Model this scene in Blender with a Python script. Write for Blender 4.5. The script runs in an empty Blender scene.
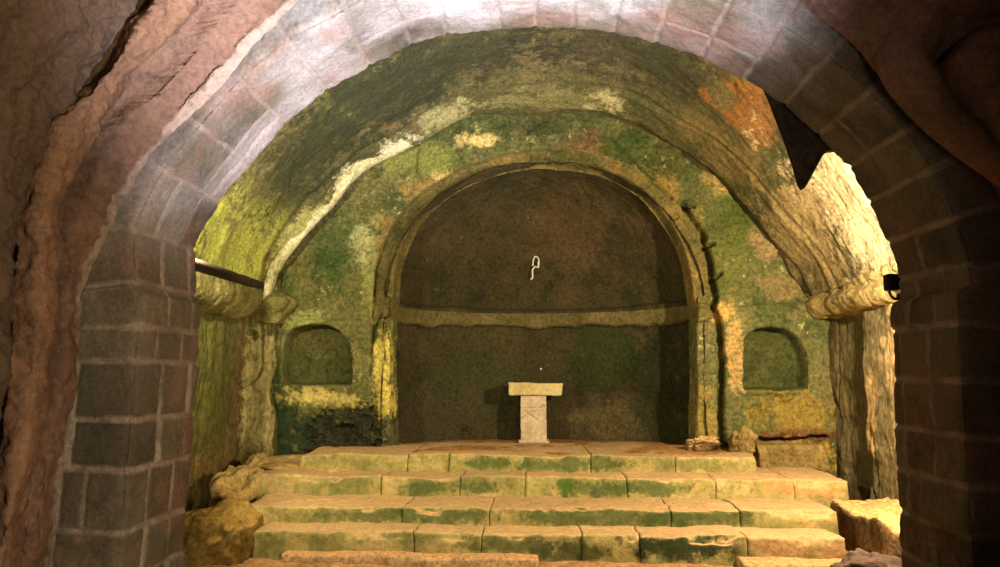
import bpy, math, random
import numpy as np
from mathutils import Vector, Matrix

SC = bpy.context.scene
COL = SC.collection

# ------------------------------------------------------------------ camera
F = 720.0
CZ = 1.72
TH = math.atan(91.5 / F)
PS = math.atan(42.0 / F * math.cos(TH))
FWD = np.array([-math.sin(PS) * math.cos(TH), math.cos(PS) * math.cos(TH), math.sin(TH)])
RGT = np.array([math.cos(PS), math.sin(PS), 0.0])
UP = np.cross(RGT, FWD)
CAM = np.array([0, 0, CZ])
cam = bpy.data.cameras.new('camera')
cam.sensor_width = 36
cam.lens = F * 36 / 1000
cam.clip_start = 0.05
co = bpy.data.objects.new('camera', cam)
COL.objects.link(co)
m = Matrix(((RGT[0], UP[0], -FWD[0]), (RGT[1], UP[1], -FWD[1]), (RGT[2], UP[2], -FWD[2])))
co.matrix_world = Matrix.Translation(CAM) @ m.to_4x4()
SC.camera = co

def ray(px, py):
    return FWD + RGT * (px - 500) / F - UP * (py - 283.5) / F
def P(px, py, Y):                       # point of the view ray on the plane y = Y
    d = ray(px, py); return CAM + d * (Y / d[1])
def G(px, py, z):                       # point of the view ray at height z
    d = ray(px, py); return CAM + d * ((z - CZ) / d[2])
def PX(px, py, x):
    d = ray(px, py); return CAM + d * (x / d[0])

# ------------------------------------------------------------------ world, light, exposure
w = bpy.data.worlds.new('world'); SC.world = w; w.use_nodes = True
w.node_tree.nodes['Background'].inputs[0].default_value = (1.0, 0.80, 0.62, 1)
w.node_tree.nodes['Background'].inputs[1].default_value = 0.03
SC.view_settings.view_transform = 'Standard'
SC.view_settings.look = 'None'
SC.view_settings.gamma = 1.0
SC.view_settings.use_curve_mapping = False
SC.view_settings.exposure = 0.75
try:
    SC.cycles.max_bounces = 6; SC.cycles.diffuse_bounces = 4
except Exception: pass

def spot(name, loc, target, power, col, angle, blend=0.5, rad=0.08):
    l = bpy.data.lights.new(name, 'SPOT'); l.energy = power; l.color = col
    l.spot_size = math.radians(angle); l.spot_blend = blend; l.shadow_soft_size = rad
    o = bpy.data.objects.new(name, l); COL.objects.link(o); o.location = loc
    o.rotation_euler = (Vector(target) - Vector(loc)).to_track_quat('-Z', 'Y').to_euler()
    return o
LR = (3.08, 5.98, 2.70)     # right floodlight
LL = (-2.98, 5.90, 2.98)    # left floodlight, behind the jamb
spot('floodlight_beam', LR, (3.5, 9.0, 2.3), 720, (1.0, 0.82, 0.56), 177, 0.12, 0.05)
spot('floodlight_beam', LL, (-3.2, 9.0, 2.6), 340, (1.0, 0.87, 0.58), 177, 0.12, 0.05)
spot('nave_spotlight', (1.1, 1.5, 0.60), (-0.65, 4.9, 4.45), 4300, (0.80, 0.80, 1.0), 62, 1.0, 0.06)
spot('nave_lamp', (1.3, 0.3, 1.3), (-3.2, 4.4, 2.3), 600, (1.0, 0.84, 0.60), 134, 0.9, 0.3)

# ------------------------------------------------------------------ numpy noise
def _hash(ix, iy, iz, seed):
    h = (ix * 374761393 + iy * 668265263 + iz * 2147483647 * 3 + seed * 974711) & 0xffffffff
    h = ((h ^ (h >> 13)) * 1274126177) & 0xffffffff
    h = ((h ^ (h >> 16)) * 2246822519) & 0xffffffff
    h = h ^ (h >> 15)
    return (h & 0xffffff) / float(0xffffff) * 2 - 1
def vnoise(p, seed=0):
    i = np.floor(p).astype(np.int64); f = p - i
    u = f * f * f * (f * (f * 6 - 15) + 10)
    r = 0
    for dx in (0, 1):
        for dy in (0, 1):
            for dz in (0, 1):
                wgt = (u[:, 0] if dx else 1 - u[:, 0]) * (u[:, 1] if dy else 1 - u[:, 1]) * (u[:, 2] if dz else 1 - u[:, 2])
                r = r + wgt * _hash(i[:, 0] + dx, i[:, 1] + dy, i[:, 2] + dz, seed)
    return r
def fbm(p, scale=1.0, octv=4, seed=0, gain=0.5, st=(1, 1, 1)):
    q = np.asarray(p) * np.array(st) * scale
    a, r, n = 1.0, 0, 0
    for k in range(octv):
        r = r + a * vnoise(q + 17.3 * k, seed + k * 7); n += a; a *= gain; q = q * 2.03
    return r / n
def sst(a, b, x):
    t = np.clip((x - a) / (b - a), 0, 1); return t * t * (3 - 2 * t)
def bump1(x, c, wd):                    # smooth bump of half width wd
    return np.clip(1 - ((x - c) / wd) ** 2, 0, 1) ** 2

def sdf_poly(x, z, poly, near=None):               # >0 inside
    poly = np.asarray(poly); d = np.full(x.shape, 1e9); ins = np.zeros(x.shape, bool)
    n = len(poly)
    for i in range(n):
        a = poly[i]; b = poly[(i + 1) % n]
        e = b - a; wx = x - a[0]; wz = z - a[1]
        t = np.clip((wx * e[0] + wz * e[1]) / (e @ e + 1e-12), 0, 1)
        dn = np.hypot(wx - e[0] * t, wz - e[1] * t)
        if near is not None:
            k_ = dn < d; near[k_, 0] = (a[0] + e[0] * t)[k_]; near[k_, 1] = (a[1] + e[1] * t)[k_]
        d = np.minimum(d, dn)
        c = ((a[1] <= z) & (b[1] > z)) | ((b[1] <= z) & (a[1] > z))
        xi = a[0] + (z - a[1]) / (b[1] - a[1] if b[1] != a[1] else 1e-9) * e[0]
        ins ^= c & (x < xi)
    return np.where(ins, d, -d)
def d_line(x, z, pts):
    d = np.full(x.shape, 1e9)
    for a, b in zip(pts[:-1], pts[1:]):
        a = np.asarray(a); b = np.asarray(b); e = b - a; wx = x - a[0]; wz = z - a[1]
        t = np.clip((wx * e[0] + wz * e[1]) / (e @ e + 1e-12), 0, 1)
        d = np.minimum(d, np.hypot(wx - e[0] * t, wz - e[1] * t))
    return d
def xz(pts, Y):
    return np.array([[P(a, b, Y)[0], P(a, b, Y)[2]] for a, b in pts])
def resample(pts, n, smooth=True):
    pts = np.asarray(pts, float)
    if smooth:
        q = np.vstack([2 * pts[0] - pts[1], pts, 2 * pts[-1] - pts[-2]]); out = []
        for i in range(1, len(q) - 2):
            for t in np.linspace(0, 1, 16, endpoint=False):
                out.append(0.5 * ((2 * q[i]) + (-q[i - 1] + q[i + 1]) * t + (2 * q[i - 1] - 5 * q[i] + 4 * q[i + 1] - q[i + 2]) * t ** 2 + (-q[i - 1] + 3 * q[i] - 3 * q[i + 1] + q[i + 2]) * t ** 3))
        out.append(pts[-1]); pts = np.array(out)
    s = np.r_[0, np.cumsum(np.linalg.norm(np.diff(pts, axis=0), axis=1))]
    ss = np.linspace(0, s[-1], n)
    return np.stack([np.interp(ss, s, pts[:, k]) for k in range(pts.shape[1])], 1)
def at_param(pts, n):                   # catmull by index
    pts = np.asarray(pts, float); q = np.vstack([2 * pts[0] - pts[1], pts, 2 * pts[-1] - pts[-2]])
    u = np.linspace(0, len(pts) - 1, n); i = np.minimum(u.astype(int), len(pts) - 2); t = (u - i)[:, None]
    a, b, c, d = q[i], q[i + 1], q[i + 2], q[i + 3]
    return 0.5 * (2 * b + (c - a) * t + (2 * a - 5 * b + 4 * c - d) * t ** 2 + (3 * b - a - 3 * c + d) * t ** 3)

# ------------------------------------------------------------------ mesh building
def mesh_obj(name, V, Fc, mat, parent=None, attrs=None, smooth=True, origin=None):
    V = np.asarray(V, float)
    o0 = np.zeros(3) if origin is None else np.asarray(origin, float)
    me = bpy.data.meshes.new(name)
    Fc = np.asarray(Fc) if not isinstance(Fc, list) else Fc
    me.from_pydata((V - o0).tolist(), [], Fc.tolist() if not isinstance(Fc, list) else Fc)
    me.materials.append(mat)
    if smooth: me.polygons.foreach_set('use_smooth', [True] * len(me.polygons))
    for k, a in (attrs or {}).items():
        at = me.attributes.new(k, 'FLOAT', 'POINT'); at.data.foreach_set('value', np.asarray(a, np.float32))
    me.update()
    o = bpy.data.objects.new(name, me); COL.objects.link(o)
    if parent is not None:
        o.parent = parent; o.location = Vector(o0) - parent_world(parent)
    else: o.location = Vector(o0)
    return o
def parent_world(o):
    v = Vector((0, 0, 0))
    while o is not None: v += o.location; o = o.parent
    return v
def empty(name, loc, label=None, cat=None, group=None, kind=None):
    o = bpy.data.objects.new(name, None); COL.objects.link(o); o.location = loc; o.empty_display_size = 0.2
    tag(o, label, cat, group, kind); return o
def tag(o, label=None, cat=None, group=None, kind=None):
    if label: o['label'] = label
    if cat: o['category'] = cat
    if group: o['group'] = group
    if kind: o['kind'] = kind
    return o
def grid_faces(nu, nv, flip=False):     # vertex index = i*nv + j
    i, j = np.meshgrid(np.arange(nu - 1), np.arange(nv - 1), indexing='ij')
    a = (i * nv + j).ravel(); b = a + nv
    q = np.stack([a, b, b + 1, a + 1], 1)
    return q[:, ::-1] if flip else q
def grid_normals(V, nu, nv):
    A = V.reshape(nu, nv, 3)
    du = np.gradient(A, axis=0); dv = np.gradient(A, axis=1)
    n = np.cross(du, dv); n /= np.linalg.norm(n, axis=2, keepdims=True) + 1e-12
    return n.reshape(-1, 3)
def submesh(V, Fc, mask, attrs):
    f = Fc[mask]; u, inv = np.unique(f, return_inverse=True)
    return V[u], inv.reshape(f.shape), {k: np.asarray(a)[u] for k, a in attrs.items()}
def prune(V, Fc, attrs):
    return submesh(V, Fc, np.ones(len(Fc), bool), attrs)

def rbox(x0, x1, y0, y1, z0, z1, res=0.03, r=0.02, amp=0.01, sc=6, seed=0, amp2=0.0, sc2=2, skew=None):
    """closed rounded stone block with a rough surface"""
    vs = {}; V = []; Fq = []
    nx, ny, nz = [max(2, int(round((b - a) / res))) for a, b in ((x0, x1), (y0, y1), (z0, z1))]
    def vid(i, j, k):
        key = (i, j, k)
        if key not in vs:
            vs[key] = len(V); V.append((x0 + (x1 - x0) * i / nx, y0 + (y1 - y0) * j / ny, z0 + (z1 - z0) * k / nz))
        return vs[key]
    for i in range(nx):
        for j in range(ny):
            Fq.append((vid(i, j, 0), vid(i, j + 1, 0), vid(i + 1, j + 1, 0), vid(i + 1, j, 0)))
            Fq.append((vid(i, j, nz), vid(i + 1, j, nz), vid(i + 1, j + 1, nz), vid(i, j + 1, nz)))
    for i in range(nx):
        for k in range(nz):
            Fq.append((vid(i, 0, k), vid(i + 1, 0, k), vid(i + 1, 0, k + 1), vid(i, 0, k + 1)))
            Fq.append((vid(i, ny, k), vid(i, ny, k + 1), vid(i + 1, ny, k + 1), vid(i + 1, ny, k)))
    for j in range(ny):
        for k in range(nz):
            Fq.append((vid(0, j, k), vid(0, j, k + 1), vid(0, j + 1, k + 1), vid(0, j + 1, k)))
            Fq.append((vid(nx, j, k), vid(nx, j + 1, k), vid(nx, j + 1, k + 1), vid(nx, j, k + 1)))
    V = np.array(V)
    lo = np.array([x0, y0, z0]) + r; hi = np.array([x1, y1, z1]) - r
    c = np.clip(V, lo, hi); d = V - c; L = np.linalg.norm(d, axis=1, keepdims=True) + 1e-9
    V = c + d / L * np.minimum(L, r)
    n = np.stack([fbm(V, sc, 4, seed + 11 * a) for a in range(3)], 1)
    V = V + n * amp
    if amp2:
        V = V + np.stack([fbm(V, sc2, 3, seed + 31 * a + 5) for a in range(3)], 1) * amp2
    if skew is not None: V = skew(V)
    return V, np.array(Fq)
def join(parts, tones=None):
    Vs, Fs, T, off = [], [], [], 0
    for i, (V, Fq) in enumerate(parts):
        Vs.append(V); Fs.append(Fq + off); off += len(V)
        T.append(np.full(len(V), (tones[i] if tones else 0.5)))
    return np.vstack(Vs), np.vstack(Fs), {'tone': np.concatenate(T)}
def blob(c, rad, n=60, amp=0.15, sc=2, seed=0, amp2=0.03, pw=0.8):
    """closed boulder: superellipsoid sphere with rock noise"""
    u = np.linspace(0, 2 * math.pi, n * 2, endpoint=False); v = np.linspace(-math.pi / 2, math.pi / 2, n + 1)[1:-1]
    U, W = np.meshgrid(u, v, indexing='ij')
    f = lambda t: np.sign(t) * np.abs(t) ** pw
    D = np.stack([f(np.cos(W)) * f(np.cos(U)), f(np.cos(W)) * f(np.sin(U)), f(np.sin(W))], 2).reshape(-1, 3)
    D = np.vstack([D, [[0, 0, -1], [0, 0, 1]]])
    nu, nv = len(u), len(v)
    k = 1 + amp * fbm(D + seed, sc, 3, seed) * 1.6 + amp2 * fbm(D + seed, 9, 4, seed + 3)
    V = np.asarray(c) + D * np.asarray(rad) * k[:, None]
    Fq = []
    for i in range(nu):
        i2 = (i + 1) % nu
        for j in range(nv - 1): Fq.append([i * nv + j, i2 * nv + j, i2 * nv + j + 1, i * nv + j + 1])
        Fq.append([nu * nv, i2 * nv, i * nv]); Fq.append([nu * nv + 1, i * nv + nv - 1, i2 * nv + nv - 1])
    return V, [list(map(int, q)) for q in Fq]
def pillow(pxpoly, Yb, h, rr, res=0.02, back=0.35, seed=0, amp=0.08, sc=2.4, fine=0.022):
    """boulder whose outline is pxpoly at depth Yb; bulges toward the nave by h; real thickness behind"""
    poly = resample(np.vstack([xz(pxpoly, Yb), xz(pxpoly[:1], Yb)]), 90)[:-1]
    x0, z0 = poly.min(0) - 0.02; x1, z1 = poly.max(0) + 0.02
    nx, nz = int((x1 - x0) / res) + 2, int((z1 - z0) / res) + 2
    X, Z = np.meshgrid(np.linspace(x0, x1, nx), np.linspace(z0, z1, nz), indexing='ij'); x = X.ravel(); z = Z.ravel()
    near = np.zeros((len(x), 2)); sd = sdf_poly(x, z, poly, near)
    x = np.where(sd < 0, near[:, 0], x); z = np.where(sd < 0, near[:, 1], z)
    t = np.clip(sd / rr, 0, 1); hh = h * np.sqrt(1 - (1 - t) ** 2) ** 0.9
    V = np.stack([x, Yb - hh, z], 1)
    V[:, 1] -= (fbm(V, sc, 3, seed) * amp * 1.5 + fbm(V, 9, 4, seed + 5) * fine) * t
    Fq = grid_faces(nx, nz)
    m_ = (sd[Fq] > -1.5 * res).all(1) & (sd[Fq] > 0).any(1)
    V, Fq, _ = submesh(V, Fq, m_, {})
    cnt = len(V)                          # back cap: mirrored copy at the back
    Vb = V.copy(); Vb[:, 1] = np.maximum(V[:, 1], Yb + back) + 0.01
    V2 = np.vstack([V, Vb]); e = {}
    for q in Fq:
        for a, b in zip(q, np.roll(q, -1)): e[(a, b)] = 1
    side = [[a, a + cnt, b + cnt, b] for (a, b) in e if (b, a) not in e]
    return V2, np.vstack([Fq, Fq[:, ::-1] + cnt, np.array(side)])

# ------------------------------------------------------------------ materials
class NT:
    def __init__(s, name):
        s.m = bpy.data.materials.new(name); s.m.use_nodes = True; s.t = s.m.node_tree; s.n = s.t.nodes; s.l = s.t.links
        s.b = s.n['Principled BSDF']; s.b.inputs['Specular IOR Level'].default_value = 0.2
        s.pos = s.n.new('ShaderNodeNewGeometry')
    def node(s, k, **kw):
        o = s.n.new(k)
        for a, b in kw.items(): setattr(o, a, b)
        return o
    def noise(s, scale, detail=5, rough=0.6, stretch=None, off=0, w=0):
        n = s.node('ShaderNodeTexNoise'); n.inputs['Scale'].default_value = scale; n.inputs['Detail'].default_value = detail
        n.inputs['Roughness'].default_value = rough; n.inputs['Distortion'].default_value = w
        mp = s.node('ShaderNodeMapping'); mp.inputs['Location'].default_value = (off, off * 1.7, off * .6)
        if stretch is not None:
            mp.inputs['Scale'].default_value = stretch[:3]
            if len(stretch) > 3: mp.inputs['Rotation'].default_value = stretch[3]
        s.l.new(s.pos.outputs['Position'], mp.inputs[0]); s.l.new(mp.outputs[0], n.inputs['Vector'])
        return n.outputs['Fac']
    def ramp(s, src, stops):
        r = s.node('ShaderNodeValToRGB'); s.l.new(src, r.inputs[0]); e = r.color_ramp.elements
        while len(e) < len(stops): e.new(0.5)
        for el, (p, c) in zip(e, stops): el.position = p; el.color = (*c, 1) if not isinstance(c, float) else (c, c, c, 1)
        return r.outputs[0]
    def math(s, op, a, b=None, clamp=False):
        n = s.node('ShaderNodeMath', operation=op, use_clamp=clamp)
        for i, v in enumerate((a, b)):
            if v is None: continue
            if isinstance(v, (int, float)): n.inputs[i].default_value = v
            else: s.l.new(v, n.inputs[i])
        return n.outputs[0]
    def mapr(s, v, a, b, c=0, d=1):
        n = s.node('ShaderNodeMapRange'); n.interpolation_type = 'SMOOTHSTEP'; s.l.new(v, n.inputs[0])
        for i, x in enumerate((a, b, c, d)): n.inputs[i + 1].default_value = x
        return n.outputs[0]
    def mix(s, fac, a, b, mode='MIX'):
        n = s.node('ShaderNodeMix', data_type='RGBA', blend_type=mode)
        for sock, v in ((n.inputs[0], fac), (n.inputs[6], a), (n.inputs[7], b)):
            if isinstance(v, (int, float)): sock.default_value = v
            elif isinstance(v, tuple): sock.default_value = (*v, 1)
            else: s.l.new(v, sock)
        return n.outputs[2]
    def attr(s, name):
        n = s.node('ShaderNodeAttribute'); n.attribute_name = name; return n.outputs['Fac']
    def dist(s, c, r, nz=None, amp=0.6):
        a = s.node('ShaderNodeVectorMath', operation='SUBTRACT'); s.l.new(s.pos.outputs['Position'], a.inputs[0]); a.inputs[1].default_value = tuple(c)
        b = s.node('ShaderNodeVectorMath', operation='DIVIDE'); s.l.new(a.outputs[0], b.inputs[0]); b.inputs[1].default_value = tuple(r)
        l = s.node('ShaderNodeVectorMath', operation='LENGTH'); s.l.new(b.outputs[0], l.inputs[0])
        v = l.outputs['Value']
        if nz is not None: v = s.math('ADD', v, s.math('MULTIPLY', s.math('SUBTRACT', nz, 0.5), amp * 2))
        return v
    def bump(s, h, strength, distance, prev=None):
        n = s.node('ShaderNodeBump'); n.inputs['Strength'].default_value = strength; n.inputs['Distance'].default_value = distance
        s.l.new(h, n.inputs['Height'])
        if prev is not None: s.l.new(prev, n.inputs['Normal'])
        return n.outputs[0]
def srgb(r, g, b):
    f = lambda c: (c / 255 / 12.92) if c / 255 <= 0.04045 else ((c / 255 + 0.055) / 1.055) ** 2.4
    return (f(r), f(g), f(b))

def stone(name, big, scale=1.2, fine=((0.34, 0.42), (0.60, 1.0)), fscale=22, patches=(), layers=(), bumps=((9, 0.5, 0.03), (45, 0.5, 0.01)), stretch=None, rough=0.92, top=None, tone=0.0, off=0):
    """big: colour ramp over large noise. layers: (scale, lo, hi, colour, amount). patches: (centre, radii, colour, amount)"""
    s = NT(name)
    n1 = s.noise(scale, 6, 0.62, None, off)
    col = s.ramp(n1, big)
    for k, (sc_, lo, hi, c, amt) in enumerate(layers):
        f = s.mapr(s.noise(sc_, 6, 0.68, None, 3.1 * k + off + 2), lo, hi, 0, amt)
        col = s.mix(f, col, c)
    if patches:
        nz = s.noise(3.2, 6, 0.7, None, off + 9)
        nz2 = s.noise(11, 4, 0.7, None, off + 5)
        nzz = s.node('ShaderNodeMapRange'); s.l.new(s.math('ADD', s.math('MULTIPLY', nz, 0.6), s.math('MULTIPLY', nz2, 0.4)), nzz.inputs[0]); nzz.inputs[1].default_value = 0.34; nzz.inputs[2].default_value = 0.66; nzz = nzz.outputs[0]
        for c, r, cc, amt in patches:
            f = s.mapr(s.dist(c, r, nzz, 0.85), 1.25, 0.55, 0, amt)
            col = s.mix(f, col, cc)
    if top is not None:
        sx = s.node('ShaderNodeSeparateXYZ'); s.l.new(s.pos.outputs['Normal'], sx.inputs[0])
        f = s.mapr(s.math('ADD', sx.outputs[2], s.math('MULTIPLY', s.math('SUBTRACT', s.noise(7, 4), 0.5), 0.5)), 0.45, 0.8)
        col = s.mix(f, col, s.mix(s.noise(5, 5, 0.65), top[0], top[1]))
    if tone:
        t = s.attr('tone')
        col = s.mix(1.0, col, s.ramp(t, [(0, float(1 - tone)), (1, 1.0)]), 'MULTIPLY')
    fn = s.ramp(s.noise(fscale, 4, 0.7, stretch, off + 1), [(fine[0][0], float(fine[0][1])), (fine[1][0], 1.0)])
    col = s.mix(1.0, col, fn, 'MULTIPLY')
    s.l.new(col, s.b.inputs['Base Color']); s.b.inputs['Roughness'].default_value = rough
    prev = None
    for sc_, st, ds in bumps:
        prev = s.bump(s.noise(sc_, 5, 0.65, stretch, off), st, ds, prev)
    s.l.new(prev, s.b.inputs['Normal'])
    return s

def simple(name, col, rough=0.6, metal=0.0, emit=None):
    s = NT(name); 
    c = s.mix(s.noise(30, 4), tuple(x * 0.8 for x in col), col)
    s.l.new(c, s.b.inputs['Base Color']); s.b.inputs['Roughness'].default_value = rough; s.b.inputs['Metallic'].default_value = metal
    if emit:
        s.b.inputs['Emission Color'].default_value = (*emit[0], 1); s.b.inputs['Emission Strength'].default_value = emit[1]
    return s.m

YW = 9.60           # chancel wall plane
YB, YF = 5.60, 4.70  # archway back and front planes
def Pw(px, py, Y=YW): return tuple(P(px, py, Y))

# step geometry from the photograph's nosing lines
Y4 = 8.62
z4 = P(540, 456, Y4)[2]; z3 = P(540, 471.6, Y4)[2]
Y3 = G(540, 478, z3)[1]; z2 = P(540, 496, Y3)[2]
Y2 = G(540, 508.4, z2)[1]; z1 = P(540, 525, Y2)[2]
Y1 = G(540, 535, z1)[1]; z0 = P(540, 555, Y1)[2]
ZF = z0 - 0.07
print('steps', z4, z3, z2, z1, z0, Y4, Y3, Y2, Y1)
XL, XR = -3.80, 3.72   # chancel side walls

OL = srgb(92, 96, 34); GR = srgb(70, 84, 30); DG = srgb(34, 46, 18); PALE = srgb(196, 188, 138); OCH = srgb(164, 128, 56); BR = srgb(96, 72, 42); TAN = srgb(150, 128, 84)

# ================================================================== ARCHWAY (ashlar)
back_px = [(183, 640), (185, 567), (190, 500), (194, 450), (198, 400), (201, 350), (203, 318), (203, 306), (199, 299), (198, 280), (199, 252), (208, 228), (222, 203), (237, 184), (252, 165), (287, 125), (328, 92), (371, 68), (411, 47), (448, 37), (500, 31), (536, 29), (572, 30), (612, 35), (655, 45), (700, 61), (744, 81), (782, 107), (816, 137), (846, 170), (867, 203), (882, 232), (893, 262), (897, 282), (899, 299), (890, 305), (889, 320), (891, 380), (894, 440), (897, 500), (900, 567), (902, 640)]
bp = xz(back_px, YB)
zbot = ZF - 0.3
bp = np.vstack([[bp[0, 0] - 0.0, zbot], bp, [bp[-1, 0], zbot]])
NS = 1000
cur = resample(bp, NS, smooth=True)
s_len = np.r_[0, np.cumsum(np.linalg.norm(np.diff(cur, axis=0), axis=1))]; SL = s_len[-1]
def s_at(px, py):
    q = P(px, py, YB); return s_len[np.argmin((cur[:, 0] - q[0]) ** 2 + (cur[:, 1] - q[2]) ** 2)]
jl = [(187, 550), (190, 509), (194, 456), (198, 413), (201, 364), (202, 333), (198, 296), (199, 252), (222, 203), (252, 165), (287, 125), (328, 92), (371, 68), (411, 47), (448, 37), (500, 31), (536, 29), (572, 30), (612, 35), (655, 45), (700, 61), (744, 81), (782, 107), (816, 137), (846, 170), (867, 203), (886, 243), (897, 282), (889, 331), (891, 380), (893, 426), (896, 467), (898, 509), (900, 550)]
js = np.array([s_at(*q) for q in jl])
# cross-section: t from extrados (0) over the front face (W1) and through the reveal (W1+DP) and out on the back face
W1, DP, W3 = 0.95, YB - YF, 1.2
tt = np.unique(np.concatenate([np.linspace(0, W1, 60), np.linspace(W1, W1 + DP, 70), np.linspace(W1 + DP, W1 + DP + W3, 30)]))
tang = np.gradient(cur, axis=0); tang /= np.linalg.norm(tang, axis=1, keepdims=True)
from_n = 9
ker = np.ones(41) / 41
tsm = np.stack([np.convolve(np.pad(tang[:, k], 20, mode='edge'), ker, 'valid') for k in range(2)], 1)
tsm /= np.linalg.norm(tsm, axis=1, keepdims=True)
nout = np.stack([-tsm[:, 1], tsm[:, 0]], 1)       # left-hand normal = outward while going up the left jamb and over
S_, T_ = np.meshgrid(np.arange(NS), np.arange(len(tt)), indexing='ij')
S_ = S_.ravel(); tv = tt[T_.ravel()]
off = np.where(tv < W1, W1 - tv, np.where(tv > W1 + DP, tv - W1 - DP, 0))
yy = np.where(tv < W1, YF, np.where(tv > W1 + DP, YB, YF + (tv - W1)))
c2 = cur[S_] + nout[S_] * off[:, None]
V = np.stack([c2[:, 0], yy, c2[:, 1]], 1)
# rock normal direction for displacement
cornr = 0.035
nd = np.zeros_like(V)
fr = sst(W1 + cornr, W1 - cornr, tv); bk = sst(W1 + DP - cornr, W1 + DP + cornr, tv); rv = 1 - fr - bk
nd[:, 1] = -fr + bk; nd[:, 0] = -nout[S_, 0] * rv; nd[:, 2] = -nout[S_, 1] * rv
nd /= np.linalg.norm(nd, axis=1, keepdims=True) + 1e-9
sv = s_len[S_]
wob = fbm(V, 5, 2, 77) * 0.012
ci = np.searchsorted(js, sv + wob)
dj = np.abs(sv[:, None] + wob[:, None] - js[None, :]).min(1)
rng = random.Random(4); mind = np.full(len(V), 9.0); blk = np.zeros(len(V))
for c in range(len(js) + 1):
    msk = ci == c
    if not msk.any(): continue
    span = sv[msk].max() - sv[msk].min()
    js_t = [-0.4, rng.uniform(0.10, 0.3)]
    if not 8 <= c <= 26: js_t.append(rng.uniform(0.46, 0.52))
    if c < 8 or c > 27: js_t.append(W1 - rng.choice([0.28, 0.36, 0.42])) if rng.random() < 0.5 else None
    rj = rng.choice([[0.28, 0.62], [0.45], [0.36, 0.74], [0.55, 0.72], [0.24, 0.60]])
    if 11 <= c <= 27: rj = rng.choice([[], [], [0.5]])
    js_t += [W1 + q for q in rj]
    js_t += [W1 + DP + 0.3, W1 + DP + 0.8]
    js_t = sorted(js_t); jt = np.array(js_t); tw = tv[msk] + fbm(V[msk], 6, 2, 31) * 0.01
    mind[msk] = np.abs(tw[:, None] - jt[None, :]).min(1)
    bi = np.searchsorted(jt, tw)
    blk[msk] = ((np.sin(c * 12.9898 + bi * 78.233) * 43758.5453) % 1)
dd = np.minimum(dj, mind)
top_arch = bump1(sv, SL * 0.47, SL * 0.36)            # smoother, dressed voussoirs at the crown; also masks the painted spotlight glow
gw = 0.014 + 0.010 * fbm(V, 3, 3, 9)
mort = sst(gw + 0.016, gw, dd)
groove = sst(0.030, 0.006, dd) * 0.014
d = -groove + (blk - 0.5) * 0.022 * (1 - 0.5 * top_arch) + fbm(V, 5, 4, 3) * 0.016 + fbm(V, 22, 3, 5) * 0.006
edge = np.exp(-((tv - W1) / 0.035) ** 2) + np.exp(-((tv - W1 - DP) / 0.03) ** 2)
chip = np.clip(fbm(V, 4, 4, 15) * 1.5, 0, 1)
d -= edge * (0.012 + 0.05 * chip)
V = V + nd * d[:, None]
painted_glow = np.clip(fbm(V, 1.8, 4, 21) * 1.2 + 0.35, 0, 1) * top_arch
A = {'mort': mort * (1 - 0.75 * top_arch), 'tone': blk, 'painted_glow': painted_glow}
Fq = grid_faces(NS, len(tt), True)
s = NT('ashlar_stone')
c = s.ramp(s.noise(2.2, 6, 0.65), [(0.30, srgb(84, 76, 60)), (0.5, srgb(112, 100, 80)), (0.68, srgb(126, 106, 84))])
c = s.mix(1.0, c, s.ramp(s.attr('tone'), [(0, 0.60), (0.5, 0.85), (1, 1.0)]), 'MULTIPLY')
c = s.mix(s.mapr(s.noise(1.6, 5, 0.6, None, 7), 0.5, 0.62, 0, 0.55), c, srgb(134, 100, 84))
c = s.mix(s.mapr(s.noise(2.4, 5, 0.7, None, 3), 0.56, 0.68, 0, 0.6), c, srgb(72, 74, 54))
c = s.mix(s.math('MULTIPLY', s.attr('painted_glow'), 0.85), c, srgb(176, 170, 162))  # pale tint paints the nave spotlight's glow into the stone colour
c = s.mix(s.math('MULTIPLY', s.attr('mort'), s.mapr(s.noise(5, 4), 0.35, 0.6, 0.35, 0.9)), c, srgb(158, 140, 122))
c = s.mix(1.0, c, s.ramp(s.noise(38, 4, 0.7), [(0.32, 0.62), (0.62, 1.0)]), 'MULTIPLY')
s.l.new(c, s.b.inputs['Base Color']); s.b.inputs['Roughness'].default_value = 0.9
b = s.bump(s.noise(14, 6, 0.7), 0.5, 0.02); b = s.bump(s.noise(70, 4, 0.7), 0.5, 0.008, b); s.l.new(b, s.b.inputs['Normal'])
M_ASH = s.m
arch = empty('masonry_archway', (0, YB, ZF), 'wide round archway of squared grey-brown stone blocks with pale mortar, framing the chancel', 'archway')
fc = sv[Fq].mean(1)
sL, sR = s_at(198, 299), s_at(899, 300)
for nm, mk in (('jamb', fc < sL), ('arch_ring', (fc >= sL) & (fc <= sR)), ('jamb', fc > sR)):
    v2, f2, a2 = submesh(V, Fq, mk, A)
    mesh_obj(nm, v2, f2, M_ASH, arch, a2, origin=(v2[:, 0].mean(), YB, v2[:, 2].min()))

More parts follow.
